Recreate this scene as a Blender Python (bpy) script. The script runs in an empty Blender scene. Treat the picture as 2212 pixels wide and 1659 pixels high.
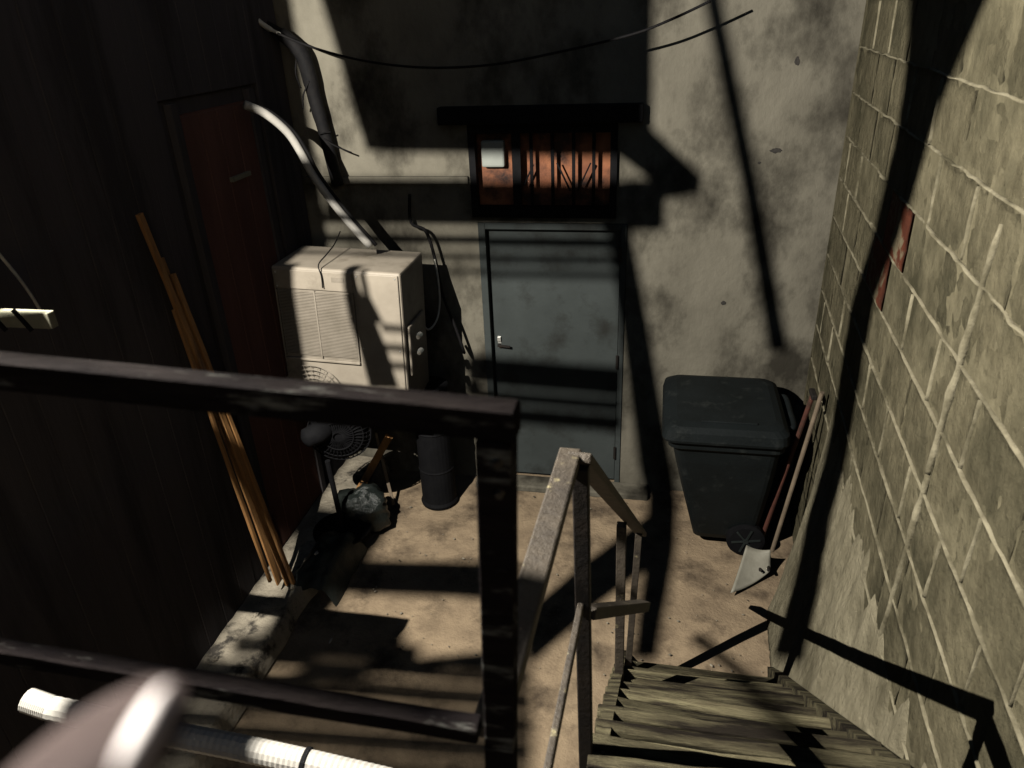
import bpy, math, random
from mathutils import Vector, Matrix, noise
random.seed(7)
R = math.radians
sc = bpy.context.scene
col = sc.collection

# ------------------------------------------------------------------ camera, sky, exposure
F = 1597.0; CX, CY = 1106.0, 829.5; EYE = Vector((0, 0, 3.28))
AX = None
def _basis():
    V = Vector((139, 3170.5, F)).normalized(); D = Vector((344, -819.5, F))
    Y = (D - V * D.dot(V)).normalized(); Z = -V
    return Y.cross(Z), Y, Z
BX, BY, BZ = _basis()
cam = bpy.data.cameras.new('camera'); camo = bpy.data.objects.new('camera', cam); col.objects.link(camo)
rt = Vector((BX[0], BY[0], BZ[0])); dn = Vector((BX[1], BY[1], BZ[1])); fw = Vector((BX[2], BY[2], BZ[2]))
m = Matrix((rt, -dn, -fw)).transposed().to_4x4(); m.translation = EYE
camo.matrix_world = m
cam.sensor_width = 36; cam.lens = 36 * F / 2212; cam.clip_start = 0.02; cam.clip_end = 300
cam.dof.use_dof = True; cam.dof.focus_distance = 4.6; cam.dof.aperture_fstop = 6.0
sc.camera = camo
w = bpy.data.worlds.new('World'); sc.world = w; w.use_nodes = True
nt = w.node_tree; bg = nt.nodes['Background']
sky = nt.nodes.new('ShaderNodeTexSky'); sky.sky_type = 'NISHITA'; sky.sun_disc = False
sky.sun_elevation = R(16); sky.sun_rotation = R(140)
nt.links.new(sky.outputs[0], bg.inputs[0]); bg.inputs[1].default_value = 0.029
sc.view_settings.view_transform = 'Standard'; sc.view_settings.look = 'None'
sc.view_settings.exposure = 0; sc.view_settings.gamma = 1
sc.cycles.use_denoising = True
sc.cycles.max_bounces = 6; sc.cycles.diffuse_bounces = 0
LAMP = Vector((-2.0, 1.1, 3.8)); LAMP_POWER = 1200.0

# ------------------------------------------------------------------ pixel helpers (measuring aid: photo at 2212 x 1659)
def ray(px, py):
    d = Vector((px - CX, py - CY, F)); return Vector((d.dot(BX), d.dot(BY), d.dot(BZ)))
def aY(px, py, y): r = ray(px, py); return EYE + r * (y / r[1])
def aX(px, py, x): r = ray(px, py); return EYE + r * (x / r[0])
def aZ(px, py, z): r = ray(px, py); return EYE + r * ((z - EYE.z) / r[2])
WX0, WXS = 0.715, 0.064
def aW(px, py, off=0.0):
    r = ray(px, py); t = (WX0 + off) / (r[0] - WXS * r[1]); return EYE + r * t
BWY = 4.77

# ------------------------------------------------------------------ materials
MATS = {}
def mat(name, c1, c2=None, scale=6, rough=.8, bump=.3, bscale=40, metal=0, detail=8, stretch=(1, 1, 1), c3=None, c3scale=1.5, c3lo=.5, c3hi=.62, spec=.3, world=True, rvar=0.0, bdist=.01):
    M = bpy.data.materials.new(name); M.use_nodes = True
    n = M.node_tree.nodes; l = M.node_tree.links; b = n['Principled BSDF']
    b.inputs['Roughness'].default_value = rough; b.inputs['Metallic'].default_value = metal
    b.inputs['Specular IOR Level'].default_value = spec
    if c2 is None: c2 = tuple(v * .75 for v in c1)

    if world: g = n.new('ShaderNodeNewGeometry'); src = g.outputs['Position']
    else:
        tc = n.new('ShaderNodeTexCoord'); oi = n.new('ShaderNodeObjectInfo'); va = n.new('ShaderNodeVectorMath'); va.operation = 'ADD'
        mm = n.new('ShaderNodeMath'); mm.operation = 'MULTIPLY'; mm.inputs[1].default_value = 37.0
        l.new(oi.outputs['Random'], mm.inputs[0]); l.new(tc.outputs['Object'], va.inputs[0]); l.new(mm.outputs[0], va.inputs[1]); src = va.outputs[0]
    mp = n.new('ShaderNodeMapping'); mp.inputs['Scale'].default_value = stretch; l.new(src, mp.inputs[0])
    def nz(s, d=detail, ro=.6):
        t = n.new('ShaderNodeTexNoise'); t.inputs['Scale'].default_value = s; t.inputs['Detail'].default_value = d; t.inputs['Roughness'].default_value = ro
        l.new(mp.outputs[0], t.inputs['Vector']); return t.outputs['Fac']
    def ramp(f, lo, hi):
        r = n.new('ShaderNodeMapRange'); r.inputs['From Min'].default_value = lo; r.inputs['From Max'].default_value = hi; l.new(f, r.inputs['Value']); return r.outputs[0]
    def mix(f, a, bb):
        x = n.new('ShaderNodeMix'); x.data_type = 'RGBA'; l.new(f, x.inputs[0])
        for s, v in ((x.inputs[6], a), (x.inputs[7], bb)):
            if isinstance(v, tuple): s.default_value = (*v, 1)
            else: l.new(v, s)
        return x.outputs[2]
    c = mix(ramp(nz(scale), .32, .68), c1, c2)
    if c3: c = mix(ramp(nz(c3scale, 10, .65), c3lo, c3hi), c, c3)
    if rvar:
        oi2 = n.new('ShaderNodeObjectInfo'); hv = n.new('ShaderNodeHueSaturation')
        mr = n.new('ShaderNodeMapRange'); mr.inputs['To Min'].default_value = 1 - rvar; mr.inputs['To Max'].default_value = 1 + rvar
        l.new(oi2.outputs['Random'], mr.inputs['Value']); l.new(mr.outputs[0], hv.inputs['Value']); l.new(c, hv.inputs['Color']); c = hv.outputs[0]
    l.new(c, b.inputs['Base Color'])
    if bump:
        bm = n.new('ShaderNodeBump'); bm.inputs['Strength'].default_value = bump; bm.inputs['Distance'].default_value = bdist
        l.new(nz(bscale, 10, .65), bm.inputs['Height']); l.new(bm.outputs[0], b.inputs['Normal'])
    MATS[name] = M; return M
mat('concrete', (.200, .184, .146), (.125, .114, .090), 3.4, .92, .35, 20, c3=(.042, .038, .030), c3scale=1.7, c3lo=.47, c3hi=.64, stretch=(1, 1, .7), bdist=.025, spec=.1)
mat('ground', (.38, .288, .190), (.235, .177, .118), 5.5, .9, .7, 42, c3=(.080, .060, .043), c3scale=3.0, c3lo=.49, c3hi=.68, bdist=.015, spec=.1)
mat('kerb', (.38, .335, .26), (.20, .175, .135), 7, .9, .8, 30, c3=(.05, .044, .037), c3scale=5, c3lo=.53, c3hi=.62, bdist=.02)
mat('block', (.150, .132, .084), (.080, .070, .043), 9, .92, 1.0, 20, c3=(.034, .032, .019), c3scale=1.9, c3lo=.44, c3hi=.70, stretch=(1, 1.2, 1), bdist=.03, spec=.1)
mat('clay', (.10, .030, .016), (.055, .018, .011), 12, .9, .8, 40, c3=(.15, .125, .08), c3scale=7, c3lo=.50, c3hi=.58, spec=.1)
mat('mortar', (.165, .146, .094), (.098, .086, .054), 9, .92, .9, 24, c3=(.044, .040, .024), c3scale=2.0, c3lo=.44, c3hi=.68, bdist=.02, spec=.1)
mat('joint', (.255, .229, .160), (.155, .137, .091), 12, .92, .7, 45, c3=(.07, .062, .039), c3scale=3.0, c3lo=.46, c3hi=.64, spec=.1)
mat('parge', (.29, .259, .18), (.195, .173, .117), 9, .9, 1.0, 20, stretch=(1, 1.2, .8), c3=(.095, .084, .054), c3scale=2.2, c3lo=.46, c3hi=.70, bdist=.03, spec=.1)
mat('door_paint', (.060, .069, .068), (.045, .052, .051), 3, .65, .15, 40, c3=(.026, .027, .025), c3scale=3.5, c3lo=.50, c3hi=.70, spec=.12)
mat('dark_metal', (.014, .013, .013), (.024, .019, .016), 20, .6, .3, 60, metal=.0, spec=.15)
mat('black', (.007, .007, .008), (.010, .010, .011), 15, .7, .2, 40, spec=.05)
mat('lamp_and_gobo', (.03, .03, .03), (.02, .02, .02), 10, .8, 0)  # lamp metal, also used for the added gobos
mat('orange_board', (.32, .125, .058), (.17, .06, .03), 5, .7, .3, 40, c3=(.03, .015, .012), c3scale=4, c3lo=.46, c3hi=.62)
mat('white_box', (.30, .32, .29), (.24, .255, .235), 6, .5, .1, 20)
mat('ac_case', (.36, .315, .255), (.29, .252, .203), 6, .5, .15, 30, c3=(.15, .126, .095), c3scale=3.5, c3lo=.53, c3hi=.74)
mat('ac_grille', (.30, .262, .215), (.23, .20, .16), 9, .6, .2, 40)
mat('white_pipe', (.42, .40, .365), (.33, .315, .285), 9, .45, .15, 60)
mat('cable_black', (.007, .007, .008), (.012, .011, .011), 30, .7, .2, 60, spec=.1)
mat('cable_pale', (.55, .53, .46), (.40, .38, .33), 30, .5, .1, 60)
mat('clad', (.095, .085, .085), (.075, .068, .069), 3, .95, .3, 30, stretch=(1, 1, .12), c3=(.055, .05, .05), c3scale=4, spec=.05)
mat('brown_door', (.17, .088, .07), (.12, .064, .053), 6, .8, .3, 30, stretch=(1, 1, .2), spec=.05)
mat('lath', (.40, .212, .078), (.27, .132, .048), 7, .7, .4, 40, stretch=(6, 6, .5), c3=(.08, .038, .019), c3scale=2.4, c3lo=.52, c3hi=.68)
mat('tread', (.27, .24, .142), (.125, .106, .066), 6, .9, 1.0, 26, stretch=(.5, 5, 5), c3=(.026, .021, .016), c3scale=2.6, c3lo=.42, c3hi=.58, bdist=.03, world=False, rvar=.4, spec=.1)
mat('rail_steel', (.070, .057, .043), (.034, .028, .023), 16, .6, .6, 60, c3=(.22, .19, .11), c3scale=20, c3lo=.62, c3hi=.69)
mat('timber', (.026, .021, .020), (.012, .010, .011), 12, 1.0, 1.0, 40, stretch=(.6, 3, 3), c3=(.22, .22, .20), c3scale=11, c3lo=.55, c3hi=.66, bdist=.012, spec=.02)
mat('bin_plastic', (.010, .013, .014), (.0065, .0085, .009), 5, .6, .25, 50, c3=(.024, .027, .026), c3scale=8, c3lo=.56, c3hi=.72, spec=.15)
mat('bag', (.012, .015, .014), (.018, .022, .02), 6, .22, .5, 9, bdist=.05)
mat('tarp', (.022, .028, .027), (.013, .017, .017), 6, .5, .4, 14, bdist=.03)
mat('blade', (.34, .325, .27), (.24, .228, .185), 9, .5, .2, 30)
mat('red_wood', (.13, .05, .036), (.08, .033, .025), 9, .6, .3, 40, c3=(.05, .03, .022), c3scale=6)
mat('grey_wood', (.22, .17, .12), (.13, .10, .07), 9, .7, .4, 40)
mat('chrome', (.7, .7, .66), (.6, .6, .56), 9, .3, 0, metal=.6)
mat('sill', (.22, .21, .155), (.15, .145, .105), 9, .7, .4, 30)
mat('rail_wood', (.095, .068, .063), (.072, .054, .052), 60, .9, .3, 120, spec=.05)
mat('highlight_paint', (.80, .72, .71), (.7, .62, .61), 30, .5, .1, 120)  # pale colour painted in as the highlight on the rail end
mat('spall', (.05, .045, .04), (.03, .028, .026), 40, .95, .5, 80)

# ------------------------------------------------------------------ mesh helpers
ORG = {}
class MB:
    def __init__(s): s.v = []; s.f = []
    def box(s, c, d, rot=None):
        i = len(s.v); c = Vector(c)
        for a in (-1, 1):
            for b in (-1, 1):
                for e in (-1, 1):
                    p = Vector((a * d[0] / 2, b * d[1] / 2, e * d[2] / 2))
                    if rot: p = rot @ p
                    s.v.append(c + p)
        s.f += [tuple(i + k for k in q) for q in ((0, 1, 3, 2), (4, 6, 7, 5), (0, 4, 5, 1), (2, 3, 7, 6), (0, 2, 6, 4), (1, 5, 7, 3))]
        return s
    def mm(s, lo, hi): return s.box([(a + b) / 2 for a, b in zip(lo, hi)], [b - a for a, b in zip(lo, hi)])
    def loft(s, rings, cap=True):
        n = len(rings[0]); i0 = len(s.v)
        for r in rings: s.v += [Vector(p) for p in r]
        for k in range(len(rings) - 1):
            for j in range(n):
                a = i0 + k * n + j; b = i0 + k * n + (j + 1) % n
                s.f.append((a, b, b + n, a + n))
        if cap:
            s.f.append(tuple(i0 + j for j in reversed(range(n)))); e = i0 + (len(rings) - 1) * n
            s.f.append(tuple(e + j for j in range(n)))
        return s
    def bar(s, p, q, w, h, up=(0, 0, 1), seg=1, jit=0.0, warp=0.0):
        p = Vector(p); q = Vector(q); d = (q - p).normalized(); up = Vector(up)
        sd = d.cross(up).normalized(); u = sd.cross(d).normalized(); rings = []
        for k in range(seg + 1):
            c = p.lerp(q, k / seg) + u * warp * math.sin(math.pi * k / seg)
            r = []
            for a, b in ((-1, -1), (1, -1), (1, 1), (-1, 1)):
                r.append(c + sd * (a * w / 2 + random.uniform(-jit, jit)) + u * (b * h / 2 + random.uniform(-jit, jit)))
            rings.append(r)
        return s.loft(rings)
    def tube(s, path, r, n=10, smooth=4, rib=None):
        P = [Vector(p) for p in path]
        if smooth > 1 and len(P) > 2:
            Q = []
            for i in range(len(P) - 1):
                a = P[max(i - 1, 0)]; b = P[i]; c = P[i + 1]; d = P[min(i + 2, len(P) - 1)]
                for k in range(smooth):
                    t = k / smooth
                    Q.append(.5 * ((2 * b) + (c - a) * t + (2 * a - 5 * b + 4 * c - d) * t * t + (3 * b - a - 3 * c + d) * t ** 3))
            P = Q + [P[-1]]
        rings = []; ref = Vector((0, 0, 1))
        for i, p in enumerate(P):
            d = (P[min(i + 1, len(P) - 1)] - P[max(i - 1, 0)]).normalized()
            if abs(d.dot(ref)) > .95: ref = Vector((1, 0, 0))
            a = d.cross(ref).normalized(); b = a.cross(d).normalized(); ref = b
            rr = r[i * len(r) // len(P)] if isinstance(r, (list, tuple)) else r
            if rib: rr *= 1 + rib * (1 if i % 2 else -1)
            rings.append([p + a * rr * math.cos(2 * math.pi * j / n) + b * rr * math.sin(2 * math.pi * j / n) for j in range(n)])
        return s.loft(rings)
    def lathe(s, c, prof, n=20, axis='Z', rot=None):
        c = Vector(c); rings = []
        for r, h in prof:
            ring = []
            for j in range(n):
                a = 2 * math.pi * j / n
                v = Vector((r * math.cos(a), r * math.sin(a), h))
                if axis == 'Y': v = Vector((v.x, v.z, v.y))
                if rot: v = rot @ v
                ring.append(c + v)
            rings.append(ring)
        return s.loft(rings)
    def grid(s, fn, nu, nv):
        i = len(s.v)
        for a in range(nu + 1):
            for b in range(nv + 1): s.v.append(Vector(fn(a / nu, b / nv)))
        for a in range(nu):
            for b in range(nv):
                k = i + a * (nv + 1) + b; s.f.append((k, k + nv + 1, k + nv + 2, k + 1))
        return s
    def build(s, name, mt, parent=None, bevel=0, smooth=False, origin=None):
        if parent is not None: o0 = ORG[parent]
        elif origin is not None: o0 = Vector(origin)
        else:
            n = len(s.v); o0 = Vector((sum(p.x for p in s.v) / n, sum(p.y for p in s.v) / n, min(p.z for p in s.v)))
        me = bpy.data.meshes.new(name); me.from_pydata([tuple(p - o0) for p in s.v], [], s.f); me.update()
        import bmesh
        bmm = bmesh.new(); bmm.from_mesh(me); bmesh.ops.recalc_face_normals(bmm, faces=bmm.faces); bmm.to_mesh(me); bmm.free()
        if smooth: me.polygons.foreach_set('use_smooth', [True] * len(me.polygons))
        me.materials.append(MATS[mt]); o = bpy.data.objects.new(name, me); col.objects.link(o); ORG[o] = o0
        if parent is not None: o.parent = parent
        else: o.location = o0
        if bevel:
            b = o.modifiers.new('bevel', 'BEVEL'); b.width = bevel; b.segments = 2; b.limit_method = 'ANGLE'; b.angle_limit = R(40)
        return o
def tag(o, label=None, cat=None, group=None, kind=None):
    if label: o['label'] = label
    if cat: o['category'] = cat
    if group: o['group'] = group
    if kind: o['kind'] = kind
    return o
def thing(name, loc, label, cat, group=None):
    o = bpy.data.objects.new(name, None); col.objects.link(o); o.location = loc; ORG[o] = Vector(loc)
    return tag(o, label, cat, group)
def nv(p, s=1.0): return noise.noise(Vector(p) * s)

# ------------------------------------------------------------------ the setting
g = MB()
def gf(u, v):
    x = -2.7 + 4.6 * u; y = .3 + 4.6 * v
    return (x, y, .010 * nv((x, y, 0), 2.2) + .005 * nv((x, y, 3), 7) - .012)
g.grid(gf, 60, 60)
tag(g.build('ground', 'ground', smooth=True, origin=(0, 2, 0)), kind='structure')
tag(MB().mm((-40, -40, -.2), (40, 40, -.05)).build('outer_ground', 'ground'), kind='structure')

k = MB()
def kf(u, v):
    y = 1.0 + 3.74 * v
    x = -2.385 + .30 * min(u, .8) / .8; z = .12 + .018 * nv((x, y, 1), 6) + .010 * nv((x, y, 1), 17)
    if u > .8: z = .12 * (1 - (u - .8) / .2) + .008 * nv((x, y, 1), 9); x += .035 * (u - .8) / .2 + .012 * nv((y, z, 4), 8)
    if u > .75: x += .025 * nv((y, 1, 2), 4)
    return (x, y, z)
k.grid(kf, 14, 70)
tag(k.build('kerb', 'kerb', smooth=True, origin=(-2.2, 2.5, 0)), kind='structure')
# chips and rubble on the kerb
CHIP = ['largest chip near the laths', 'second chip beside the laths', 'middle kerb chip', 'small chip at the kerb edge', 'chip nearest the camera']
for i in range(5):
    c = Vector((random.uniform(-2.33, -2.1), (3.3, 3.2, 2.95, 2.8, 2.6)[i], .125)); r = (.026, .02, .018, .011, .016)[i]
    b = MB().lathe(c, [(.001, -.4 * r), (r * 1.1, -.2 * r), (r, .5 * r), (.3 * r, .9 * r)], 6, rot=Matrix.Rotation(random.random() * 3, 3, 'Z'))
    for p in b.v: p += Vector((random.uniform(-1, 1), random.uniform(-1, 1), random.uniform(-1, 1))) * r * .25
    tag(b.build('concrete_chip', 'kerb'), 'loose concrete on the left kerb, ' + CHIP[i], 'rubble', 'concrete chips on the kerb')

# back wall of concrete with openings for door and window
DX0, DX1, DZ = -1.20, -.205, 2.03
WX_0, WX_1, WZ0, WZ1 = -1.205, -.30, 2.12, 2.64
bw = thing('concrete_wall', (-.7, BWY, 0), 'stained grey concrete back wall around the steel door', 'wall')
y0, y1 = BWY, BWY + .24
mb = MB()
mb.mm((-2.6, y0, -.1), (DX0, y1, 4.4)); mb.mm((DX1, y0, -.1), (1.5, y1, 4.4))
mb.mm((DX0, y0, DZ), (DX1, y1, WZ0)); mb.mm((DX0, y0, WZ1), (DX1, y1, 4.4)); mb.mm((WX_1, y0, WZ0), (DX1, y1, WZ1))
mb.build('wall_body', 'concrete', bw)
for (px, py, a, b_) in ((1676, 325, 11, 5), (1563, 655, 5, 5), (1722, 132, 5, 7), (1640, 352, 3, 3)):
    c = aY(px, py, y0); s_ = 3.3e-3; q = MB(); ring = []; rin = []
    for j in range(16):
        an = j * 2 * math.pi / 16; rr = 1 + random.uniform(-.22, .22)
        ring.append(Vector((c.x + math.cos(an) * a * s_ * rr, y0 + .001, c.z + math.sin(an) * b_ * s_ * rr)))
        rin.append(Vector((c.x + math.cos(an) * a * s_ * rr * .8, y0 - .003, c.z + math.sin(an) * b_ * s_ * rr * .8)))
    q.loft([ring, rin]).build('spalled_patch', 'spall', bw)
# horizontal ledge under the window line (dark band above the door) and lintel
MB().mm((-2.385, y0 - .03, 2.285), (-1.24, y0, 2.335)).build('ledge', 'concrete', bw, bevel=.006)

# steel door
dr = thing('steel_door', ((DX0 + DX1) / 2, y0, 0), 'plain blue-grey steel door with lever handle in the back wall', 'door')
yd = y0 + .05
MB().mm((DX0 + .055, yd, .02), (DX1 - .045, yd + .05, DZ - .05)).build('door_leaf', 'door_paint', dr, bevel=.003)
MB().mm((DX0 + .002, y0 - .012, .0), (DX0 + .05, y0 + .09, DZ - .002)).build('door_frame', 'door_paint', dr, bevel=.004)
MB().mm((DX1 - .04, y0 - .012, .0), (DX1 - .002, y0 + .09, DZ - .002)).build('door_frame', 'door_paint', dr, bevel=.004)
MB().mm((DX0 + .05, y0 - .012, DZ - .045), (DX1 - .04, y0 + .09, DZ - .002)).build('door_frame', 'door_paint', dr, bevel=.004)
h = aY(1079, 735, yd)
hp = MB().mm((h.x - .012, yd - .006, h.z - .055), (h.x + .014, yd, h.z + .035)).build('handle_plate', 'chrome', dr, bevel=.003)
MB().bar((h.x, yd - .03, h.z - .03), (h.x + .085, yd - .035, h.z - .035), .015, .015).mm((h.x - .01, yd - .036, h.z - .04), (h.x + .01, yd - .005, h.z - .02)).build('lever', 'dark_metal', dr, bevel=.003)
MB().mm((h.x - .012, yd - .02, h.z + .0), (h.x + .014, yd - .005, h.z + .034)).build('lock_cylinder', 'chrome', dr, bevel=.003)
for z in (.25, 1.0, 1.78): MB().lathe((DX1 - .042, y0 - .02, z), [(.010, 0), (.010, .1)], 8).build('hinge', 'dark_metal', dr)
tag(MB().mm((DX0 - .1, y0 - .16, -.02), (DX1 + .22, y0 - .002, .035)).build('door_step', 'concrete', bevel=.012), 'low concrete step under the steel door', 'step')

# barred window over the door, with projecting lintel
wn = thing('barred_window', ((WX_0 + WX_1) / 2, y0, WZ0), 'dark barred window with orange board behind, above the steel door', 'window')
MB().mm((-1.40, y0 - .08, 2.66), (-.13, y0 - .002, 2.765)).build('lintel', 'black', wn, bevel=.008)
fy0, fy1 = y0 - .03, y0 + .03
MB().mm((WX_0 - .02, fy0, WZ0 - .05), (WX_0 + .022, fy1, WZ1 + .015)).build('frame', 'black', wn)
MB().mm((WX_1 - .022, fy0, WZ0 - .05), (WX_1 + .02, fy1, WZ1 + .015)).build('frame', 'black', wn)
MB().mm((WX_0 + .022, fy0, WZ0 - .05), (WX_1 - .022, fy1, WZ0 + .02)).build('frame', 'black', wn)
MB().mm((WX_0 + .022, fy0, WZ1 - .04), (WX_1 - .022, fy1, WZ1 + .015)).build('frame', 'black', wn)
for px in (1118, 1150, 1195, 1240, 1283):
    a = aY(px, 380, y0); ww = .055 if px == 1118 else .02
    MB().mm((a.x - ww / 2, y0 - .028, WZ0 + .02), (a.x + ww / 2, y0 - .012, WZ1 - .04)).build('bar', 'black', wn)
for a, b_ in (((1152, 356), (1132, 400)), ((1203, 352), (1232, 412)), ((1276, 352), (1248, 412))):
    MB().bar(aY(*a, y0 - .012), aY(*b_, y0 - .012), .01, .01, (0, 1, 0)).build('brace', 'black', wn)
MB().mm((WX_0 + .003, y0 + .06, WZ0 + .003), (WX_1 - .003, y0 + .08, WZ1 - .003)).build('board', 'orange_board', wn)
a = aY(1066, 332, y0)
MB().mm((a.x - .08, y0 - .008, a.z - .085), (a.x + .07, y0 + .045, a.z + .08)).build('meter_box', 'white_box', wn, bevel=.012)

# left outbuilding: board cladding, brown plank door
LX = -2.39
ob = thing('outbuilding', (LX, 2.5, 0), 'dark timber-clad outbuilding wall along the left side', 'building')
MB().mm((LX - .3, -.3, -.1), (LX - .03, BWY - .002, 4.3)).build('wall_core', 'clad', ob)
MB().mm((LX - .9, -.4, 4.3), (LX + .02, BWY - .002, 4.36)).build('roof', 'black', ob)
yb = -.2; i = 0
while yb < BWY - .05:
    wd = random.uniform(.15, .19); e = min(yb + wd, BWY - .01)
    segs = [(.0, 4.28)]
    if e > 3.44 and yb < 4.26: segs = [(2.96, 4.28)]
    for zz0, zz1 in segs:
        dx = random.uniform(0, .008)
        MB().mm((LX - .028, yb + .0012, zz0), (LX - .006 + dx * .4, e - .0012, zz1)).build('board', 'clad', ob, bevel=.003)
    yb = e
bd = MB().mm((LX - .03, 3.5, .12), (LX - .004, 4.20, 2.88)).build('door', 'brown_door', ob)
for q in range(4): MB().mm((LX - .003, 3.505 + q * .174, .13), (LX + .008, 3.505 + q * .174 + .168, 2.87)).build('plank', 'brown_door', bd, bevel=.003)
MB().mm((LX - .02, 3.44, .12), (LX + .02, 3.497, 2.94)).build('door_frame', 'clad', ob); MB().mm((LX - .02, 4.203, .12), (LX + .02, 4.26, 2.94)).build('door_frame', 'clad', ob)
a = aX(520, 381, LX + .02); MB().mm((LX + .006, a.y - .1, a.z - .012), (LX + .03, a.y + .1, a.z + .012)).build('latch', 'sill', bd)
# pale shelf board jutting out at far left
sx1 = aY(112, 692, 1.78); sb = thing('shelf_board', (-2.1, 1.78, sx1.z), 'pale board end jutting from the outbuilding at the far left edge', 'board')
MB().mm((LX - .004, 1.77, sx1.z - .026), (sx1.x, 1.80, sx1.z + .026)).build('board', 'sill', sb, bevel=.003)
for px in (-8, 48):
    c = aY(px, 692, 1.766); MB().bar((c.x - .02, 1.766, c.z + .034), (c.x + .022, 1.766, c.z - .034), .014, .006, (0, 1, 0)).build('cord', 'black', sb)

# right wall: mortar-smeared clay blocks
rw = thing('block_wall', (WX0, 0, 0), 'mortar-smeared block wall with bare red clay patches on the right', 'wall')
rw.rotation_euler = (0, 0, -math.atan(WXS))
CH, CL = .232, .40
variants = []
for q in range(7):
    b = MB(); ny, nz_ = 12, 8; hw, hh = CL / 2 - .004, CH / 2 - .0035; seed = q * 11.3
    def bf(u, v):
        y = -hw + 2 * hw * u; z = -hh + 2 * hh * v
        e = min(u, 1 - u, v, 1 - v)
        x = .003 * nv((y, z, seed), 6) + .004 * nv((y * 1.6, z * .8, seed + 4), 22) + (.002 if e < .01 else 0)
        return (x + .006, y, z)
    b.grid(bf, ny, nz_)
    n = len(b.v)
    b.v += [Vector((.10, -hw, -hh)), Vector((.10, hw, -hh)), Vector((.10, hw, hh)), Vector((.10, -hw, hh))]
    me = bpy.data.meshes.new('block'); 
    cA, cB, cC, cD = 0, ny * (nz_ + 1), n - 1, nz_
    low = [k_ * (nz_ + 1) for k_ in range(ny + 1)]; hi = [k_ * (nz_ + 1) + nz_ for k_ in range(ny + 1)]
    b.f += [tuple(low + [n + 1, n]), tuple(list(reversed(hi)) + [n + 3, n + 2]), tuple([n, n + 3] + list(reversed(range(0, nz_ + 1)))), tuple([n + 1] + list(range(cB, n)) + [n + 2])]
    me.from_pydata([tuple(p) for p in b.v], [], b.f); me.update(); me.polygons.foreach_set('use_smooth', [True] * len(me.polygons))
    variants.append(me)
def bare(y, z): return (2.95 < y < 3.40 and 2.22 < z < 2.46)
for r_ in range(0, 17):
    z = .02 + r_ * CH + CH / 2; off = (r_ % 2) * CL / 2
    y = .3 + off
    while y < 4.72:
        me = random.choice(variants)
        o = bpy.data.objects.new('block', me); col.objects.link(o); o.parent = rw
        if not me.materials: me.materials.append(MATS['block'])
        yy = min(y, 4.55)
        o.location = (random.uniform(-.002, .003), yy, z); o.rotation_euler = (random.uniform(-.004, .004), 0, random.uniform(-.006, .006))
        if bare(yy, z):
            o.material_slots[0].link = 'OBJECT'; o.material_slots[0].material = MATS['clay']; o.location.x -= .0055
        y += CL
bk = MB().mm((.008, -.1, -.1), (.3, 4.765, 4.1)); o = bk.build('wall_backing', 'mortar', None, origin=(0, 0, 0)); o.parent = rw; o.location = (0, 0, 0)
mj = MB()
def ridge(p, q, n, wd, pr):
    rings = []; p = Vector(p); q = Vector(q); al = (q - p).normalized(); sd = Vector((0, -al.z, al.y))
    for k_ in range(n + 1):
        c = p.lerp(q, k_ / n); s1 = nv((c.y, c.z, 9), 6); s2 = nv((c.y, c.z, 2), 14)
        ww = wd * max(.3, 1 + 1.0 * s1 + .6 * s2); pp = pr * max(-2.5, .2 + 2.2 * s2 + 2.6 * s1)
        c = c + sd * .007 * nv((c.y, c.z, 5), 9)
        rings.append([c - sd * ww * 1.4 + Vector((.016, 0, 0)), c - sd * ww * .45 - Vector((pp * .9, 0, 0)), c + sd * ww * .35 - Vector((pp, 0, 0)), c + sd * ww * 1.5 + Vector((.016, 0, 0))])
    mj.loft(rings)
for r_ in range(5, 17):
    z = .02 + r_ * CH; ridge((0, .5, z), (0, 4.7, z), 230, .0050, .0008 if z < 2.36 else -.004)
    off = (r_ % 2) * CL / 2; y = .3 + off + CL / 2
    while y < 4.6:
        if random.random() < .3: ridge((0, y, z + .01), (0, y + random.uniform(-.01, .01), z + CH - .01), 10, .005, .001)
        y += CL
for z0_, z1_, yy in ((1.05, 1.95, 2.12), (1.95, 2.75, 2.06)): ridge((-.004, yy, z1_), (-.004, yy + .07, z0_), 50, .012, .0028)
o = mj.build('mortar', 'joint', None, smooth=True, origin=(0, 0, 0)); o.parent = rw; o.location = (0, 0, 0)
pg = MB()
def pf(u, v):
    y = .8 + 3.12 * v; top = 1.28 + .16 * nv((y, 0, 7), 1.7) + .22 * nv((y, 0, 1), 8) + .10 * nv((y, 0, 1), 23) + .22 * max(0, y - 2.9)
    z = top * u
    base = .195 * (1 - u) ** 1.5 - .007 * u
    x = -base + (.007 * nv((y * 3, z, 3), 2.5) + .006 * nv((y * 4, z * .8, 8), 6) + .003 * nv((y, z, 8), 23)) * (.4 + .6 * min(1, (1 - u) * 5))
    if y > 3.55: x += (base + .03) * min(1, ((y - 3.55) / .33)) ** 1.5
    x += .02 * max(0, u - .9) / .1
    return (x, y, z)
pg.grid(pf, 50, 150)
e = MB(); 
o = pg.build('render_skim', 'parge', None, smooth=True, origin=(0, 0, 0)); o.parent = rw; o.location = (0, 0, 0)
sd_ = o.modifiers.new('solid', 'SOLIDIFY'); sd_.thickness = .02; sd_.offset = -1

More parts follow.
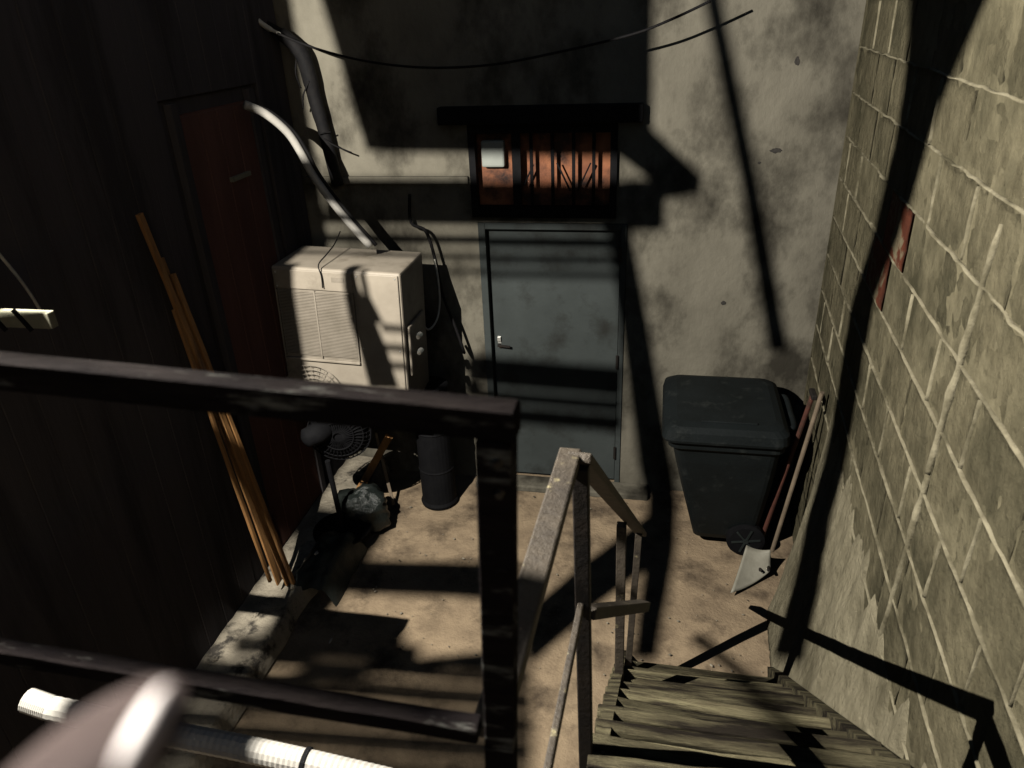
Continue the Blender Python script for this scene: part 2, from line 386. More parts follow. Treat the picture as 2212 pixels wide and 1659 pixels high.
# ------------------------------------------------------------------ the lamp that lights the yard (out of frame, on the outbuilding wall)
lp = thing('wall_lamp', (LX, 1.1, 3.8), 'wall lamp with added shadow gobos on the outbuilding, out of frame at left', 'lamp')
ld = bpy.data.lights.new('lamp_light', 'POINT'); ld.energy = LAMP_POWER; ld.color = (1.0, .95, .85); ld.shadow_soft_size = .006
lo = bpy.data.objects.new('lamp_light', ld); col.objects.link(lo); lo.parent = lp; lo.location = LAMP - ORG[lp]
MB().bar((LX + .005, 1.1, 4.02), (-2.0, 1.1, 4.02), .03, .03).build('arm', 'lamp_and_gobo', lp)
MB().lathe((-2.0, 1.1, 3.85), [(.02, 0), (.03, .02), (.03, .17)], 12).build('socket', 'lamp_and_gobo', lp)
MB().mm((-2.048, .75, 3.41), (-2.04, 1.6, 4.2)).build('side_gobo', 'lamp_and_gobo', lp)  # added sheet that keeps lamp light off the outbuilding wall
# gobo sheets and bands added around the lamp to shape its shadows
def flag(name, pts, t, th=.004):          # added gobo sheet close to the lamp, casting the given shadow outline
    a = [LAMP + (Vector(p) - LAMP) * t for p in pts]
    b = [LAMP + (Vector(p) - LAMP) * (t - th) for p in pts]
    return MB().loft([a, b]).build(name, 'lamp_and_gobo', lp)
def strip(name, pts, t, th=.004):         # added gobo band; pts: (left, right) pairs of shadow points
    mb = MB(); rings = []
    for l_, r_ in pts:
        L0 = LAMP + (Vector(l_) - LAMP) * t; R0 = LAMP + (Vector(r_) - LAMP) * t
        L1 = LAMP + (Vector(l_) - LAMP) * (t - th); R1 = LAMP + (Vector(r_) - LAMP) * (t - th)
        rings.append([L0, R0, R1, L1])
    return mb.loft(rings).build(name, 'lamp_and_gobo', lp)
def B(x, y): return aY(x, y, BWY)
def G(x, y): return aZ(x, y, 0)
def W(x, y): return aW(x, y, -.03)
# added rear gobos keep the walkway rail dark but for one gap
for q0, q1 in ((-900, 215), (462, 1300)):
    flag('rear_gobo', [aY(q0, 730 + .1 * q0, .55), aY(q1, 730 + .1 * q1, .55), aY(q1, 940 + .1 * q1, .52), aY(q0, 940 + .1 * q0, .52)], .26)
flag('rear_gobo', [(-.26, .93, 2.46), (-.08, .90, 2.46), (-.08, .50, 2.40), (-.26, .50, 2.40)], .2)
flag('rear_gobo', [aY(-500, 1270, .58), aY(1120, 1540, .58), aY(1120, 1700, .50), aY(-500, 1430, .50)], .22)
# gobo panels, slats and bands added to cast shadows on walls and floor
flag('gobo_panel', [B(645, -160), B(1415, -160), B(1410, 282), B(1340, 338), B(838, 330), B(792, 325)], .13)
flag('gobo_panel', [B(1408, 276), B(1520, 384), B(1512, 425), B(1400, 386), B(1338, 340)], .126)
for (ya, yb2, xr) in ((388, 492, 1440), (505, 533, 1350), (546, 566, 1350), (580, 596, 1345)):
    flag('gobo_slat', [B(700, ya - 4), B(xr, ya + 2), B(xr - 4, yb2 + 4), B(700, yb2 - 6)], .121)
flag('gobo_slat', [B(1430, 386), B(1512, 420), B(1440, 432), B(1430, 500), B(1350, 500), B(1350, 386)], .118)
for (ya, yb2) in ((768, 828), (838, 862), (872, 905)):
    flag('gobo_slat', [B(1010, ya - 4), B(1345, ya + 22), B(1345, yb2 + 26), B(1010, yb2 - 2)], .121)
strip('strap_or_gobo', [(B(1300, 480), B(1362, 480)), (B(1338, 700), B(1402, 700)), (B(1378, 1000), B(1452, 1000)), (B(1392, 1066), B(1462, 1066)), (G(1395, 1070), G(1462, 1070)), (G(1392, 1180), G(1460, 1180)), (G(1362, 1420), G(1420, 1420))], .115)
strip('strap_or_gobo', [(G(1440, 1080), G(1440, 1190)), (G(1250, 1220), G(1300, 1300)), (G(1120, 1330), G(1140, 1440))], .112)
strip('strap_or_gobo', [(B(1502, -120), B(1545, -120)), (B(1518, 0), B(1562, 0)), (B(1600, 400), B(1642, 400)), (B(1660, 760), B(1705, 760))], .123)
strip('strap_or_gobo', [(W(1952, -60), W(2130, -60)), (W(1948, 60), W(2080, 60)), (W(1934, 200), W(2020, 200)), (W(1916, 310), W(1984, 310)), (W(1872, 500), W(1930, 500)), (W(1826, 650), W(1872, 650)), (aW(1733, 1100, -.10), aW(1766, 1100, -.10)), (aW(1702, 1240, -.15), aW(1736, 1240, -.15)), (aW(1672, 1420, -.18), aW(1704, 1420, -.18))], .12)
def T(x, y):
    r = ray(x, y); t_ = (.9 * 3.02 - EYE.z) / (r[2] + .9 * r[1]); return EYE + r * t_
strip('strap_or_gobo', [(T(1575, 1440), T(1618, 1440)), (T(1632, 1520), T(1680, 1512)), (T(1700, 1600), T(1750, 1578)), (T(1790, 1700), T(1860, 1690))], .117)  # added gobo band casting a shadow across the treads
flag('gobo_slat', [aX(255, 400, -2.36), aX(380, 400, -2.36), aX(440, 760, -2.3), aX(330, 760, -2.3)], .2)  # added gobo that darkens the upper laths
# gobo slats added under the lamp to cast dark bands on the floor
for (pts) in (((740, 1205), (1110, 1215), (1110, 1295), (740, 1280)),
              ((400, 1470), (1130, 1395), (1130, 1425), (400, 1500)), ((640, 1330), (872, 1345), (872, 1420), (600, 1420))):
    flag('gobo_slat', [G(*p) for p in pts], .1)
ya = 1412.0; k_ = 0
while ya < 1760:
    dy = (19, 24, 17, 25, 21)[k_ % 5] * (1 + (ya - 1412) / 500); gap = (1.2, 3.6, .8, 4.4)[k_ % 4]
    x0_ = (520, 440, 360, 340, 320)[min(4, k_ // 2)]
    flag('gobo_slat', [G(x0_, ya - 26), G(1150, ya + 30), G(1150, ya + 30 + dy), G(x0_, ya - 26 + dy)], .102)
    ya += dy + gap; k_ += 1
flag('gobo_slat', [G(800, 1222), G(1120, 1236), G(1120, 1262), G(800, 1246)], .101)
flag('gobo_slat', [G(985, 1215), G(1120, 1225), G(1120, 1300), G(975, 1290)], .096)
flag('gobo_slat', [G(860, 1385), G(910, 1392), G(900, 1450), G(850, 1445)], .094)
flag('gobo_slat', [G(640, 1100), G(850, 1125), G(735, 1290), G(640, 1400), G(560, 1440), G(660, 1240)], .098)

c0 = aY(140, 1530, 1.25); c1 = aY(560, 1610, 1.25)
flag('gobo_slat', [(c0.x, 1.12, c0.z), (c1.x, 1.12, c1.z), (c1.x, 1.36, c1.z), (c0.x, 1.36, c0.z)], .15)  # added gobo that darkens a stretch of the conduit
def AF(x, y): return aY(x, y, 3.97)
strip('strap_or_gobo', [(AF(738, 560), AF(762, 560)), (AF(742, 620), AF(775, 620)), (AF(755, 690), AF(810, 690)), (AF(778, 760), AF(838, 760)), (AF(800, 840), AF(862, 840))], .19)  # gobo bands added to cast dark stripes on the air conditioner
strip('strap_or_gobo', [(AF(772, 575), AF(786, 575)), (AF(785, 640), AF(800, 640)), (AF(805, 700), AF(830, 700))], .188)
strip('strap_or_gobo', [(AF(598, 560), AF(632, 560)), (AF(604, 620), AF(634, 620)), (AF(640, 840), AF(668, 840))], .186)
for ya in (700, 742, 780): strip('strap_or_gobo', [(AF(826, ya), AF(826, ya + 16)), (AF(905, ya + 6), AF(905, ya + 22))], .184)
# ------------------------------------------------------------------ air conditioner
ac = thing('air_conditioner', (-1.9, 4.2, .95), 'large beige air conditioning unit mounted left of the steel door', 'air conditioner')
rotA = Matrix.Rotation(R(2.2), 3, 'Y')
AC0 = Vector((-1.905, 3.98, 1.94))   # middle of the top front edge
AW_, AD, AH = .825, .45, 1.0
def A(x, y, z): return AC0 + rotA @ Vector((x, y, z))
def abox(x0, x1, y0_, y1_, z0_, z1_): 
    return MB().box(A((x0 + x1) / 2, (y0_ + y1_) / 2, (z0_ + z1_) / 2), (x1 - x0, y1_ - y0_, z1_ - z0_), rotA)
abox(-AW_ / 2, AW_ / 2, 0, AD, -AH, 0).build('casing', 'ac_case', ac, bevel=.014)
abox(-AW_ / 2 + .02, AW_ / 2 - .3, -.012, -.001, -.135, -.012).build('top_panel', 'ac_case', ac, bevel=.006)
abox(AW_ / 2 - .285, AW_ / 2 - .012, -.012, -.001, -AH + .02, -.012).build('service_panel', 'ac_case', ac, bevel=.006)
gx0, gx1 = -AW_ / 2 + .03, AW_ / 2 - .31
gr = MB()
nS = 44
for q in range(nS):
    z = -.15 - q * .0098
    gr.box(A((gx0 + gx1) / 2, -.008, z), (gx1 - gx0, .012, .0052), rotA)
tag(gr.build('grille', 'ac_grille', ac), kind='stuff')
abox(gx0 - .01, gx1 + .01, -.004, -.0005, -.59, -.14).build('grille_back', 'ac_grille', ac)
for x in (gx0 - .006, (gx0 + gx1) / 2, gx1 + .006): abox(x - .004, x + .004, -.018, -.002, -.59, -.14).build('grille_rib', 'ac_grille', ac)
abox(-AW_ / 2 + .02, AW_ / 2 - .3, -.022, -.001, -.615, -.598).build('trim', 'ac_case', ac, bevel=.004)
fg = MB()
fc = (gx0 + .16, -.03, -.84)
for rr in (.05, .08, .11, .14, .17, .20):
    fg.tube([A(fc[0] + rr * math.cos(t), fc[1], fc[2] + rr * math.sin(t)) for t in [R(a_) for a_ in range(0, 181, 12)]], .0028, 6, 1)
for a_ in range(0, 181, 15): fg.tube([A(fc[0] + .05 * math.cos(R(a_)), fc[1], fc[2] + .05 * math.sin(R(a_))), A(fc[0] + .2 * math.cos(R(a_)), fc[1], fc[2] + .2 * math.sin(R(a_)))], .0025, 5, 1)
fg.build('fan_guard', 'ac_grille', ac)
abox(AW_ / 2 + .0005, AW_ / 2 + .02, .05, .36, -.7, -.36).build('valve_cover', 'ac_case', ac, bevel=.01)
for z in (-.45, -.56): MB().lathe(A(AW_ / 2 + .05, .14, z), [(.014, -.03), (.018, -.01), (.018, .02), (.010, .03)], 8, axis='Y').build('valve', 'chrome', ac)
for x in (-.28, .28): MB().bar(A(x, .02, -AH - .02), A(x, BWY - 3.98 - .002, -AH - .02), .04, .035).bar(A(x, .06, -AH - .03), A(x, BWY - 3.98 - .01, -AH - .4), .03, .03).build('bracket', 'dark_metal', ac)
for (x, z) in ((-AW_ / 2 + .035, -.03), (AW_ / 2 - .03, -.03), (AW_ / 2 - .27, -.03), (AW_ / 2 - .03, -.5), (AW_ / 2 - .27, -.5), (-AW_ / 2 + .035, -.12)):
    MB().lathe(A(x, -.013, z), [(.005, -.003), (.006, .0)], 8, axis='Y').build('screw', 'chrome', ac)
abox(-.02, .06, -.014, -.0125, -.075, -.045).build('badge', 'ac_grille', ac)
# pipes and cables by the unit
P_ = [(528, 226, 4.0), (572, 245, 4.08), (620, 285, 4.16), (650, 330, 4.2), (672, 372, 4.22), (704, 418, 4.22), (745, 470, 4.22), (800, 532, 4.22)]
tag(MB().tube([aY(*p) for p in P_], .024, 12, 5).build('insulated_pipe', 'white_pipe', smooth=True), 'white insulated pipe curving down to the air conditioner top', 'pipe')
P2 = [(x + 13, y - 2, d + .03) for x, y, d in P_]
tag(MB().tube([aY(*p) for p in P2], .012, 10, 5).build('drain_pipe', 'cable_black', smooth=True), 'thin black pipe running beside the white insulated pipe', 'pipe')
tag(MB().tube([aY(*p) for p in ((520, 12, 4.6), (560, 45, 4.62), (610, 75, 4.64), (648, 110, 4.66), (664, 150, 4.67), (682, 220, 4.68), (702, 290, 4.68), (716, 345, 4.69), (730, 400, 4.69))], [.022, .03, .042, .048, .048, .044, .04, .04, .04], 10, 5).build('cable_bundle', 'cable_black', smooth=True), 'thick black cable bundle climbing the back wall top left', 'cable')
tag(MB().tube([aY(*p) for p in ((533, 22, 4.52), (552, 40, 4.52), (578, 60, 4.53), (606, 74, 4.55))], [.011, .016, .016, .010], 8, 5).build('cable_end', 'cable_pale', smooth=True), 'short pale cable end tied onto the black cable bundle', 'cable')
for a_, n_ in (((640, 130), (650, 190)), ((668, 175), (655, 235)), ((690, 290), (715, 285)), ((700, 300), (760, 330))):
    tag(MB().tube([aY(*a_, 4.63), aY((a_[0] + n_[0]) / 2 - 6, (a_[1] + n_[1]) / 2, 4.62), aY(*n_, 4.66)], .005, 6, 5).build('cable_tie', 'cable_black', smooth=True), 'thin loose wire on the black cable bundle, ' + {640: 'highest of four', 668: 'second from top', 690: 'third from top', 700: 'lowest, sticking out right'}[a_[0]], 'wire', 'wires on the cable bundle')
tag(MB().tube([aY(*p) for p in ((600, 72, 4.5), (680, 104, 4.45), (790, 132, 4.4), (920, 146, 4.4), (1060, 140, 4.4), (1200, 114, 4.4), (1360, 76, 4.4), (1450, 42, 4.4), (1535, 2, 4.4))], .007, 8, 6).build('hanging_wire', 'cable_black', smooth=True), 'black wire sagging across the top of the back wall', 'wire')
tag(MB().tube([aY(*p) for p in ((885, 420, 4.7), (888, 480, 4.7), (920, 500, 4.66), (940, 560, 4.64), (958, 640, 4.64), (985, 710, 4.64), (1003, 762, 4.64), (995, 740, 4.7))], .011, 8, 6).build('wall_cable', 'cable_black', smooth=True), 'black cable hanging down the wall between air conditioner and door', 'cable')
tag(MB().tube([aY(*p) for p in ((938, 560, 4.6), (946, 600, 4.58), (950, 650, 4.56), (944, 690, 4.5), (925, 712, 4.4), (905, 690, 4.3), (893, 700, 4.2))], .007, 8, 6).build('power_cord', 'cable_pale', smooth=True), 'thin pale cord looping from the wall to the air conditioner side', 'cord')
tag(MB().tube([aY(*p) for p in ((735, 500, 4.3), (722, 528, 4.2), (705, 550, 4.08), (688, 572, 3.965), (694, 596, 3.955), (697, 622, 3.95))], .004, 6, 6).build('thin_wire', 'cable_black', smooth=True), 'thin wire draped over the front edge of the air conditioner', 'wire')
tag(MB().tube([aX(-10, 540, LX + .1), aX(40, 600, LX + .1), aX(78, 655, LX + .1), aX(95, 690, LX + .1)], .006, 6, 5).build('side_wire', 'cable_pale', smooth=True), 'pale wire running down the outbuilding wall at far left', 'wire')

# ------------------------------------------------------------------ leaning laths
LB = [((300, 462, -2.365), (622, 1262, -2.17), .034, .018, 'longest orange timber lath leaning on the outbuilding'),
      ((372, 592, -2.345), (634, 1262, -2.14), .028, .020, 'bright orange lath on the right of the leaning bundle'),
      ((376, 668, -2.33), (584, 1256, -2.12), .022, .016, 'narrow orange lath on the left of the leaning bundle'),
      ((345, 560, -2.37), (604, 1258, -2.20), .06, .012, 'flat brown board behind the leaning orange laths')]
for (a, b_, wd, th, lab) in LB:
    p = aX(a[0], a[1], a[2]); q = aX(b_[0], b_[1], b_[2]); q.z = max(q.z, .135)
    tag(MB().bar(p, q, wd, th, (1, 0, 0), seg=10, jit=.0012, warp=random.uniform(-.01, .012)).build('lath', 'lath', bevel=.0015), lab, 'lath', 'laths leaning on the outbuilding')

# ------------------------------------------------------------------ pedestal fan, bags, boards, drum
fn = thing('pedestal_fan', (-2.0, 3.8, 0), 'black pedestal fan standing below the air conditioner', 'fan')
fx, fy, fz = -1.99, 3.78, .90
base = Vector((-2.05, 3.80, 0))
MB().lathe(base, [(.20, .125), (.20, .14), (.05, .165), (.02, .18)], 24).build('base', 'black', fn)
MB().tube([base + Vector((0, 0, .17)), Vector((fx - .07, fy, .7))], .018, 10, 1).build('pole', 'black', fn)
MB().lathe((fx - .09, fy - .02, fz + .02), [(.02, -.11), (.06, -.09), (.07, 0), (.06, .06), (.03, .09)], 16, axis='Y', rot=Matrix.Rotation(R(-40), 3, 'Z'))  .build('motor', 'black', fn, smooth=True)
gd = MB(); rr_ = Matrix.Rotation(R(14), 3, 'Z'); gc = Vector((fx + .01, fy + .07, fz - .02))
for yy, rr in ((-.05, .10), (-.03, .16), (0, .205), (.03, .16), (.05, .09)):
    gd.tube([gc + rr_ @ Vector((rr * math.cos(t), yy, rr * math.sin(t))) for t in [R(q) for q in range(0, 361, 15)]], .005, 6, 1)
for q in range(0, 360, 10):
    t = R(q); gd.tube([gc + rr_ @ Vector((.03 * math.cos(t), -.06, .03 * math.sin(t))), gc + rr_ @ Vector((.16 * math.cos(t), -.035, .16 * math.sin(t))), gc + rr_ @ Vector((.205 * math.cos(t), 0, .205 * math.sin(t))), gc + rr_ @ Vector((.10 * math.cos(t), .05, .10 * math.sin(t)))], .003, 5, 1)
gd.build('guard', 'black', fn)
MB().lathe(gc, [(.02, -.045), (.13, -.03), (.19, 0), (.13, .02), (.02, .03)], 24, axis='Y', rot=rr_).build('guard_cover', 'black', fn, smooth=True)
for q in range(3):
    t = R(q * 120 + 20); bl = MB()
    def blf(u, v, t=t):
        r = .03 + .15 * u; an = t + (v - .5) * 1.3 * (.5 + .5 * u)
        return gc + rr_ @ Vector((r * math.cos(an), .02 * (v - .5), r * math.sin(an)))
    bl.grid(blf, 6, 6).build('blade', 'black', fn, smooth=True)

def blob(c, r, seed, amp=.35, n=18, mm_=12, crease=5):
    mb = MB(); c = Vector(c); rings = []
    for i in range(mm_ + 1):
        ph = math.pi * (i / mm_) * .93 + .03; ring = []
        for j in range(n):
            th = 2 * math.pi * j / n
            d = Vector((math.sin(ph) * math.cos(th), math.sin(ph) * math.sin(th), math.cos(ph)))
            k_ = 1 + amp * nv(d * 1.4 + Vector((seed, 0, 0))) + .16 * nv(d * crease + Vector((0, seed, 0)))
            p = Vector((d.x * r[0], d.y * r[1], d.z * r[2])) * k_ + c; p.z = max(p.z, c.z - r[2] * .8)
            ring.append(p)
        rings.append(ring)
    return mb.loft(rings)
tag(blob((-1.98, 4.02, .15), (.20, .16, .16), 3.1, n=26, mm_=18, crease=7).build('rubbish_bag', 'bag', smooth=True), 'shiny black plastic rubbish bag on the floor behind the fan base', 'bag')
tb = MB()
def tf(u, v):
    x = -2.17 + .30 * u; y = 3.22 + .55 * v; d = min(u, 1 - u, v, 1 - v)
    z = .135 + .05 * min(1, d * 6) + .03 * nv((x, y, 5), 7) + .02 * nv((x, y, 2), 18); z *= min(1, .86 + d * 4)
    if u > .75: z -= .12 * (u - .75) / .25
    return (x, y, z)
tag(tb.grid(tf, 22, 30).build('folded_tarp', 'tarp', smooth=True), 'dark green folded tarp lying across the kerb beside the laths', 'tarp')
tag(blob(aZ(683, 1195, .2), (.012, .02, .008), 2, n=8, mm_=5).build('paper_scrap', 'white_pipe'), 'small white paper scrap on the dark folded tarp', 'litter')
tag(blob(aZ(714, 1384, .012), (.007, .024, .006), 5, n=8, mm_=5).build('paper_scrap', 'white_pipe'), 'thin white paper scrap on the dark floor', 'litter')
p = aY(842, 940, 4.42); q = aZ(757, 1092, .02)
tag(MB().bar(q, p, .055, .014, (.3, -1, .3), seg=6, jit=.001).build('short_board', 'lath'), 'short orange offcut board propped behind the rubbish bag', 'board')
p = aY(812, 935, 4.45); q = aZ(850, 1090, .02)
tag(MB().bar(q, p, .022, .014, (.3, -1, .3), seg=6, jit=.001).build('thin_stick', 'grey_wood'), 'thin grey stick crossing behind the orange offcut board', 'stick')
dmr = thing('metal_drum', (-1.50, 4.36, 0), 'dark round metal drum on the floor left of the steel door', 'drum')
MB().lathe((-1.53, 4.40, 0), [(.135, .0), (.14, .02), (.128, .04), (.128, .30), (.133, .31), (.128, .32), (.128, .62), (.133, .63), (.128, .64), (.128, .95), (.13, .96)], 28).build('shell', 'black', dmr, smooth=False)
MB().lathe((-1.53, 4.40, .95), [(.132, .012), (.135, .03), (.08, .045), (.02, .05)], 28).build('lid', 'black', dmr)

# ------------------------------------------------------------------ wheelie bin
bn = thing('wheelie_bin', (.55, 4.28, 0), 'dark plastic wheelie bin with closed lid in the back right corner', 'bin')
def rect(x0, x1, y0_, y1_, z, r=.05, n=4):
    pts = []
    for cx_, cy_, a0_ in ((x1 - r, y1_ - r, 0), (x0 + r, y1_ - r, 90), (x0 + r, y0_ + r, 180), (x1 - r, y0_ + r, 270)):
        for k_ in range(n + 1):
            t = R(a0_ + 90 * k_ / n); pts.append(Vector((cx_ + r * math.cos(t), cy_ + r * math.sin(t), z)))
    return pts
MB().loft([rect(.325, .725, 4.14, 4.55, .07, .05), rect(.315, .735, 4.11, 4.56, .12, .06), rect(.215, .76, 3.99, 4.57, .55, .06), rect(.165, .77, 3.93, 4.57, .78, .06), rect(.135, .775, 3.90, 4.58, .93, .06)]).build('body', 'bin_plastic', bn, smooth=False)
MB().loft([rect(.125, .785, 3.885, 4.59, .90, .06), rect(.115, .79, 3.875, 4.60, .91, .06), rect(.11, .79, 3.87, 4.60, .965, .06)]).build('rim', 'bin_plastic', bn)
MB().loft([rect(.08, .80, 3.84, 4.61, .968, .07), rect(.075, .805, 3.835, 4.615, .985, .07), rect(.085, .80, 3.845, 4.61, 1.035, .07), rect(.12, .77, 3.88, 4.58, 1.06, .07), rect(.16, .73, 3.93, 4.54, 1.072, .07)]).build('lid', 'bin_plastic', bn)
MB().tube([(.80, 4.05, .99), (.845, 4.06, 1.0), (.85, 4.25, 1.0), (.845, 4.44, 1.0), (.80, 4.45, .99)], .017, 10, 5).build('handle', 'bin_plastic', bn, smooth=True)
MB().mm((.30, 3.925, 1.066), (.62, 3.94, 1.082)).build('lid_lip', 'bin_plastic', bn, bevel=.004)
for yy in (4.085, 4.60):
    wh = MB().lathe((.655, yy, .125), [(.10, -.028), (.122, -.022), (.122, .022), (.10, .028)], 24, axis='Y').build('wheel', 'black', bn)
    for q in range(6):
        t = R(q * 60 + 10); MB().bar((.655 + .015 * math.cos(t), yy - .031, .125 + .015 * math.sin(t)), (.655 + .092 * math.cos(t), yy - .031, .125 + .092 * math.sin(t)), .012, .01, (0, 1, 0)).build('spoke', 'tarp', wh)
    MB().lathe((.655, yy - .033, .125), [(.018, -.006), (.018, .004)], 10, axis='Y').build('hub', 'tarp', wh)

# ------------------------------------------------------------------ shovel and broom pole
sh = thing('shovel', (.70, 3.9, 0), 'pale bladed shovel with red handle leaning beside the wheelie bin', 'shovel')
top = aX(1757, 850, .895); bot = aX(1642, 1172, .765)
MB().tube([bot + (bot - top).normalized() * -.02, top], .014, 10, 1).build('handle', 'red_wood', sh)
MB().bar(top - (top - bot).normalized() * .005 + Vector((-.0, -.05, 0)), top - (top - bot).normalized() * .005 + Vector((0, .05, 0)), .03, .03).build('grip', 'dark_metal', sh, bevel=.006)
Afl, Afr = aZ(1578, 1288, .006), aZ(1664, 1240, .02)
Abl, Abr = aZ(1612, 1182, .14), aZ(1664, 1192, .14)
bl = MB()
def bf2(u, v):
    a = Afl.lerp(Afr, u); b = Abl.lerp(Abr, u); p = a.lerp(b, v); p.z += .028 * (2 * u - 1) ** 2 * (1 - .4 * v) - .02 * math.sin(math.pi * v); p.z = max(p.z, .004); return p
bo = bl.grid(bf2, 12, 10).build('blade', 'blade', sh, smooth=True); s_ = bo.modifiers.new('solid', 'SOLIDIFY'); s_.thickness = .006
for px in (1640, 1658):
    MB().tube([aZ(px + 2, 1232, .08), aX(px, 1200, .79 + (px - 1640) * .001), bot.lerp(top, .03)], .009, 8, 4).build('strap_or_gobo', 'dark_metal', sh)  # the shovel's own blade straps
t2, b2 = aX(1776, 848, .925), aX(1668, 1190, .80)
tag(MB().tube([b2, t2], .013, 10, 1).build('broom_pole', 'grey_wood'), 'grey wooden pole leaning right of the red shovel handle', 'pole')

# ------------------------------------------------------------------ timber stair with steel railing
st = thing('stair', (.35, 2.0, 0), 'worn timber plank stair going down beside the right wall', 'stair')
SL = .9; SY = 3.02; RISE = .158
ntr = 10
def sy(z): return SY - z / SL
for i_ in range(1, ntr + 1):
    z = RISE * i_; yc = sy(z)
    for (dy, wd) in ((-.072, .046), (-.012, .044), (.048, .048)):
        x0 = -.115 + random.uniform(-.004, .004); x1 = .775 + random.uniform(-.06, .0) - .0
        b = MB().bar((x0, yc + dy, z - .02 + random.uniform(-.006, .005)), (x1, yc + dy + random.uniform(-.014, .014), z - .02 + random.uniform(-.02, .008)), wd * random.uniform(.86, 1.0), .036, seg=5, jit=.0032, warp=random.uniform(-.018, .004))
        b.build('tread_plank', 'tread', st, bevel=.004)
for i_ in range(1, ntr + 1):
    for x in (-.075, .70): MB().lathe((x + random.uniform(-.01, .01), sy(RISE * i_) + random.uniform(-.02, .02), RISE * i_ - .004), [(.006, 0), (.006, .006)], 7).build('nail', 'dark_metal', st)
for x in (-.085, .72):
    MB().bar((x, SY + .02, -.02), (x, sy(1.56), 1.48), .045, .16, seg=6, jit=.003).build('stringer', 'tread', st)
MB().mm((-.10, -1.0, 1.53), (.76, 1.20, 1.572)).build('landing', 'tread', st)
rl = thing('steel_railing', (-.12, 1.8, 1.5), 'rusty steel railing on the left of the timber stair', 'railing')
pt1, pb1 = aY(1250, 985, 1.28), aY(1282, 1620, 1.28)
pt1.x = pb1.x = -.125
MB().bar((-.118, 1.28, 1.50), (-.135, 1.28, 2.44), .034, .034, (0, 1, 0)).build('post', 'dark_metal', rl, bevel=.003)
MB().bar((-.075, 2.36, .56), (-.088, 2.36, 1.475), .038, .038, (0, 1, 0)).build('post', 'rail_steel', rl, bevel=.003)
MB().bar((-.052, 2.82, .0), (-.024, 2.80, 1.10), .032, .032, (0, 1, 0)).build('post', 'rail_steel', rl, bevel=.003)
MB().bar((-.137, 1.27, 2.468), (-.012, 2.95, .975), .050, .022, (0, 0, 1)).build('handrail', 'rail_steel', rl, bevel=.004)
MB().bar((-.158, 1.30, 2.458), (-.182, .62, 2.458), .046, .026, (0, 0, 1)).build('side_rail', 'rail_steel', rl, bevel=.004)
MB().bar((-.132, 1.28, 2.07), (-.156, .62, 2.07), .014, .03, (0, 0, 1)).build('middle_rail', 'rail_steel', rl, bevel=.003)
pA = aY(1272, 1322, 1.30); pB = aY(1392, 1308, 1.75)
MB().bar(pA, pB, .035, .03).build('cross_bar', 'rail_steel', rl, bevel=.003)

# ------------------------------------------------------------------ timber guard rail across the foreground
gd_ = thing('timber_guard_rail', (-.6, .95, 1.5), 'dark weathered timber guard rail and post in the foreground', 'railing')
GY = .52
zl = aY(0, 788, GY).z; zr = aY(1100, 893, GY).z; xl = aY(0, 772, GY).x; xr = aY(1112, 888, GY).x; slp = (zr - zl) / (xr - xl)
MB().bar((-2.36, GY + .014, zl - slp * (xl + 2.36) - .015), (xr, GY + .014, zr - .015), .028, .030, seg=24, jit=.0008).build('top_rail', 'timber', gd_, bevel=.003)
pw = aY(1100, 1250, GY).x - aY(1028, 1250, GY).x; ptop = aY(1062, 905, GY); pbt = aY(1078, 1690, GY); pdir = pbt - ptop
MB().bar((pbt + pdir * .8) + Vector((0, .014, 0)), Vector((ptop.x, GY + .014, zr - .0305)), pw, .028, (0, 1, 0), seg=14, jit=.0008).build('post', 'timber', gd_, bevel=.002)
MB().bar(aY(-260, 1385, GY) + Vector((0, .014, 0)), aY(1030, 1600, GY) + Vector((0, .014, 0)), .024, .021, seg=14, jit=.0008).build('lower_rail', 'timber', gd_, bevel=.002)
MB().mm((-2.36, -1.2, 1.50), (-.26, .50, 1.55)).build('deck', 'timber', gd_)

for q in (.018, .05): MB().lathe((ptop.x + .004, GY - .003, zr - .03 - q), [(.0035, -.003), (.004, .003)], 8, axis='Y').build('bolt', 'rail_steel', gd_)
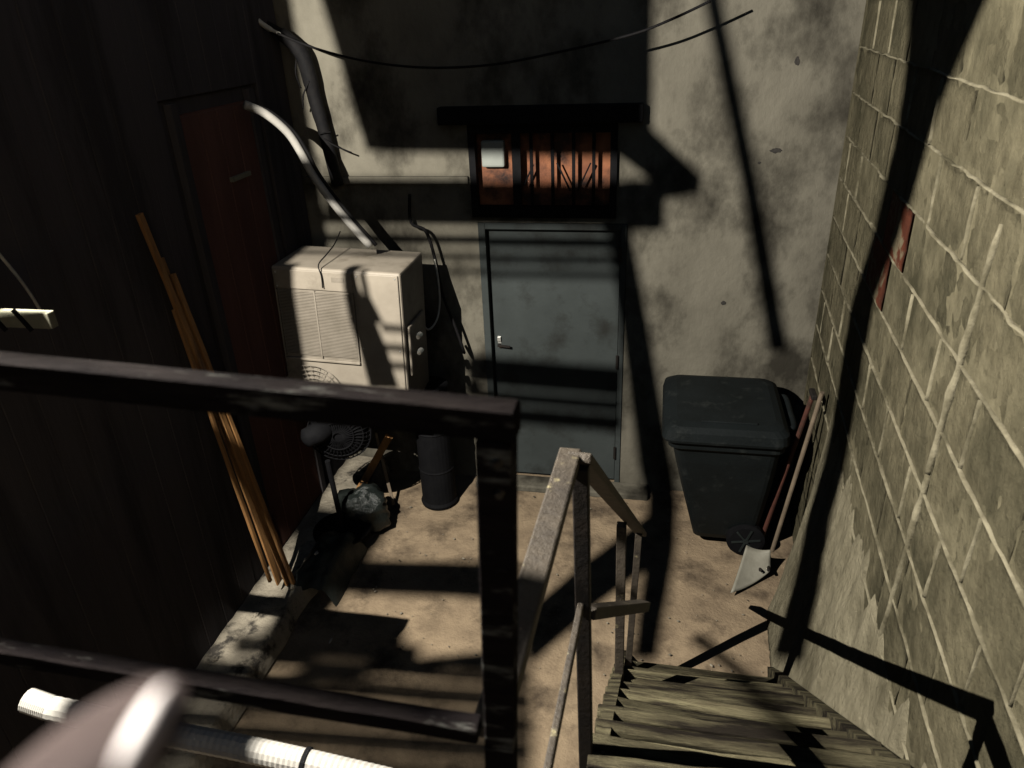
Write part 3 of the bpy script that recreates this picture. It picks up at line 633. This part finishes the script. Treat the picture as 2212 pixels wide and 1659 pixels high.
# corrugated conduit under the rail
cd = thing('corrugated_conduit', (-1.2, 1.25, 1.4), 'white corrugated plastic conduit at the bottom below the rail', 'conduit')
cpt = [aY(58, 1512, 1.25), aY(110, 1530, 1.25), aY(330, 1578, 1.25), aY(515, 1614, 1.25), aY(660, 1646, 1.25), aY(830, 1686, 1.25), aY(1000, 1734, 1.25)]
P = []
for i_ in range(len(cpt) - 1):
    for k_ in range(26): P.append(cpt[i_].lerp(cpt[i_ + 1], k_ / 26))
MB().tube(P, .036, 14, 1, rib=.022).build('sleeve', 'white_pipe', cd)
c0 = aY(660, 1646, 1.25); MB().tube([c0 + Vector((-.006, 0, .001)), c0 + Vector((.006, 0, -.001))], .041, 14, 1).build('clip', 'black', cd)

# blurred rail end close to the lens
re = thing('rail_end', tuple(EYE + ray(230, 1640).normalized() * .2 + Vector((0, 0, -.1))), 'blurred brown wooden rail end close to the lens, bottom left', 'rail')
def nearp(px, py, d): return EYE + ray(px, py).normalized() * d
def worn(name, mt, px, py, d, sv, sh_, th, top_, bot_):  # flat oval tilted halfway between lamp and lens
    wc = nearp(px, py, d); nn = ((LAMP - wc).normalized() + (EYE - wc).normalized()).normalized()
    uu = nearp(*top_, d) - nearp(*bot_, d); uu = (uu - nn * uu.dot(nn)).normalized(); ss = nn.cross(uu); rings = []
    fu = sv * d / F; fs = sh_ * d / F
    for i_ in range(13):
        ph = math.pi * (i_ + .5) / 13
        rings.append([wc + nn * th * math.cos(ph) + (uu * fu * math.cos(t) + ss * fs * math.sin(t)) * math.sin(ph) ** .6 for t in [2 * math.pi * q / 28 for q in range(28)]])
    MB().loft(rings).build(name, mt, re, smooth=True)
worn('rail', 'rail_wood', 158, 1690, .135, 225, 150, .004, (262, 1500), (60, 1900))
worn('highlight_oval', 'highlight_paint', 312, 1580, .114, 108, 27, .0016, (298, 1480), (322, 1690))  # highlight painted as a pale oval on the right edge

# grit and crumbs on the yard floor
gt = MB()
for q in range(260):
    x = random.uniform(-1.9, .72); y = random.uniform(2.9, 4.6); r = random.choice((.002, .003, .004, .005, .008)); a_ = random.random() * 6
    gt.lathe((x, y, .0), [(r * .8, 0), (r, r * .3), (r * .5, r * .7)], 5, rot=Matrix.Rotation(a_, 3, 'Z') @ Matrix.Diagonal((random.uniform(.6, 1.8), 1, 1)))
tag(gt.build('floor_grit', 'kerb'), 'loose grit and crumbs scattered over the yard floor', 'grit', kind='stuff')
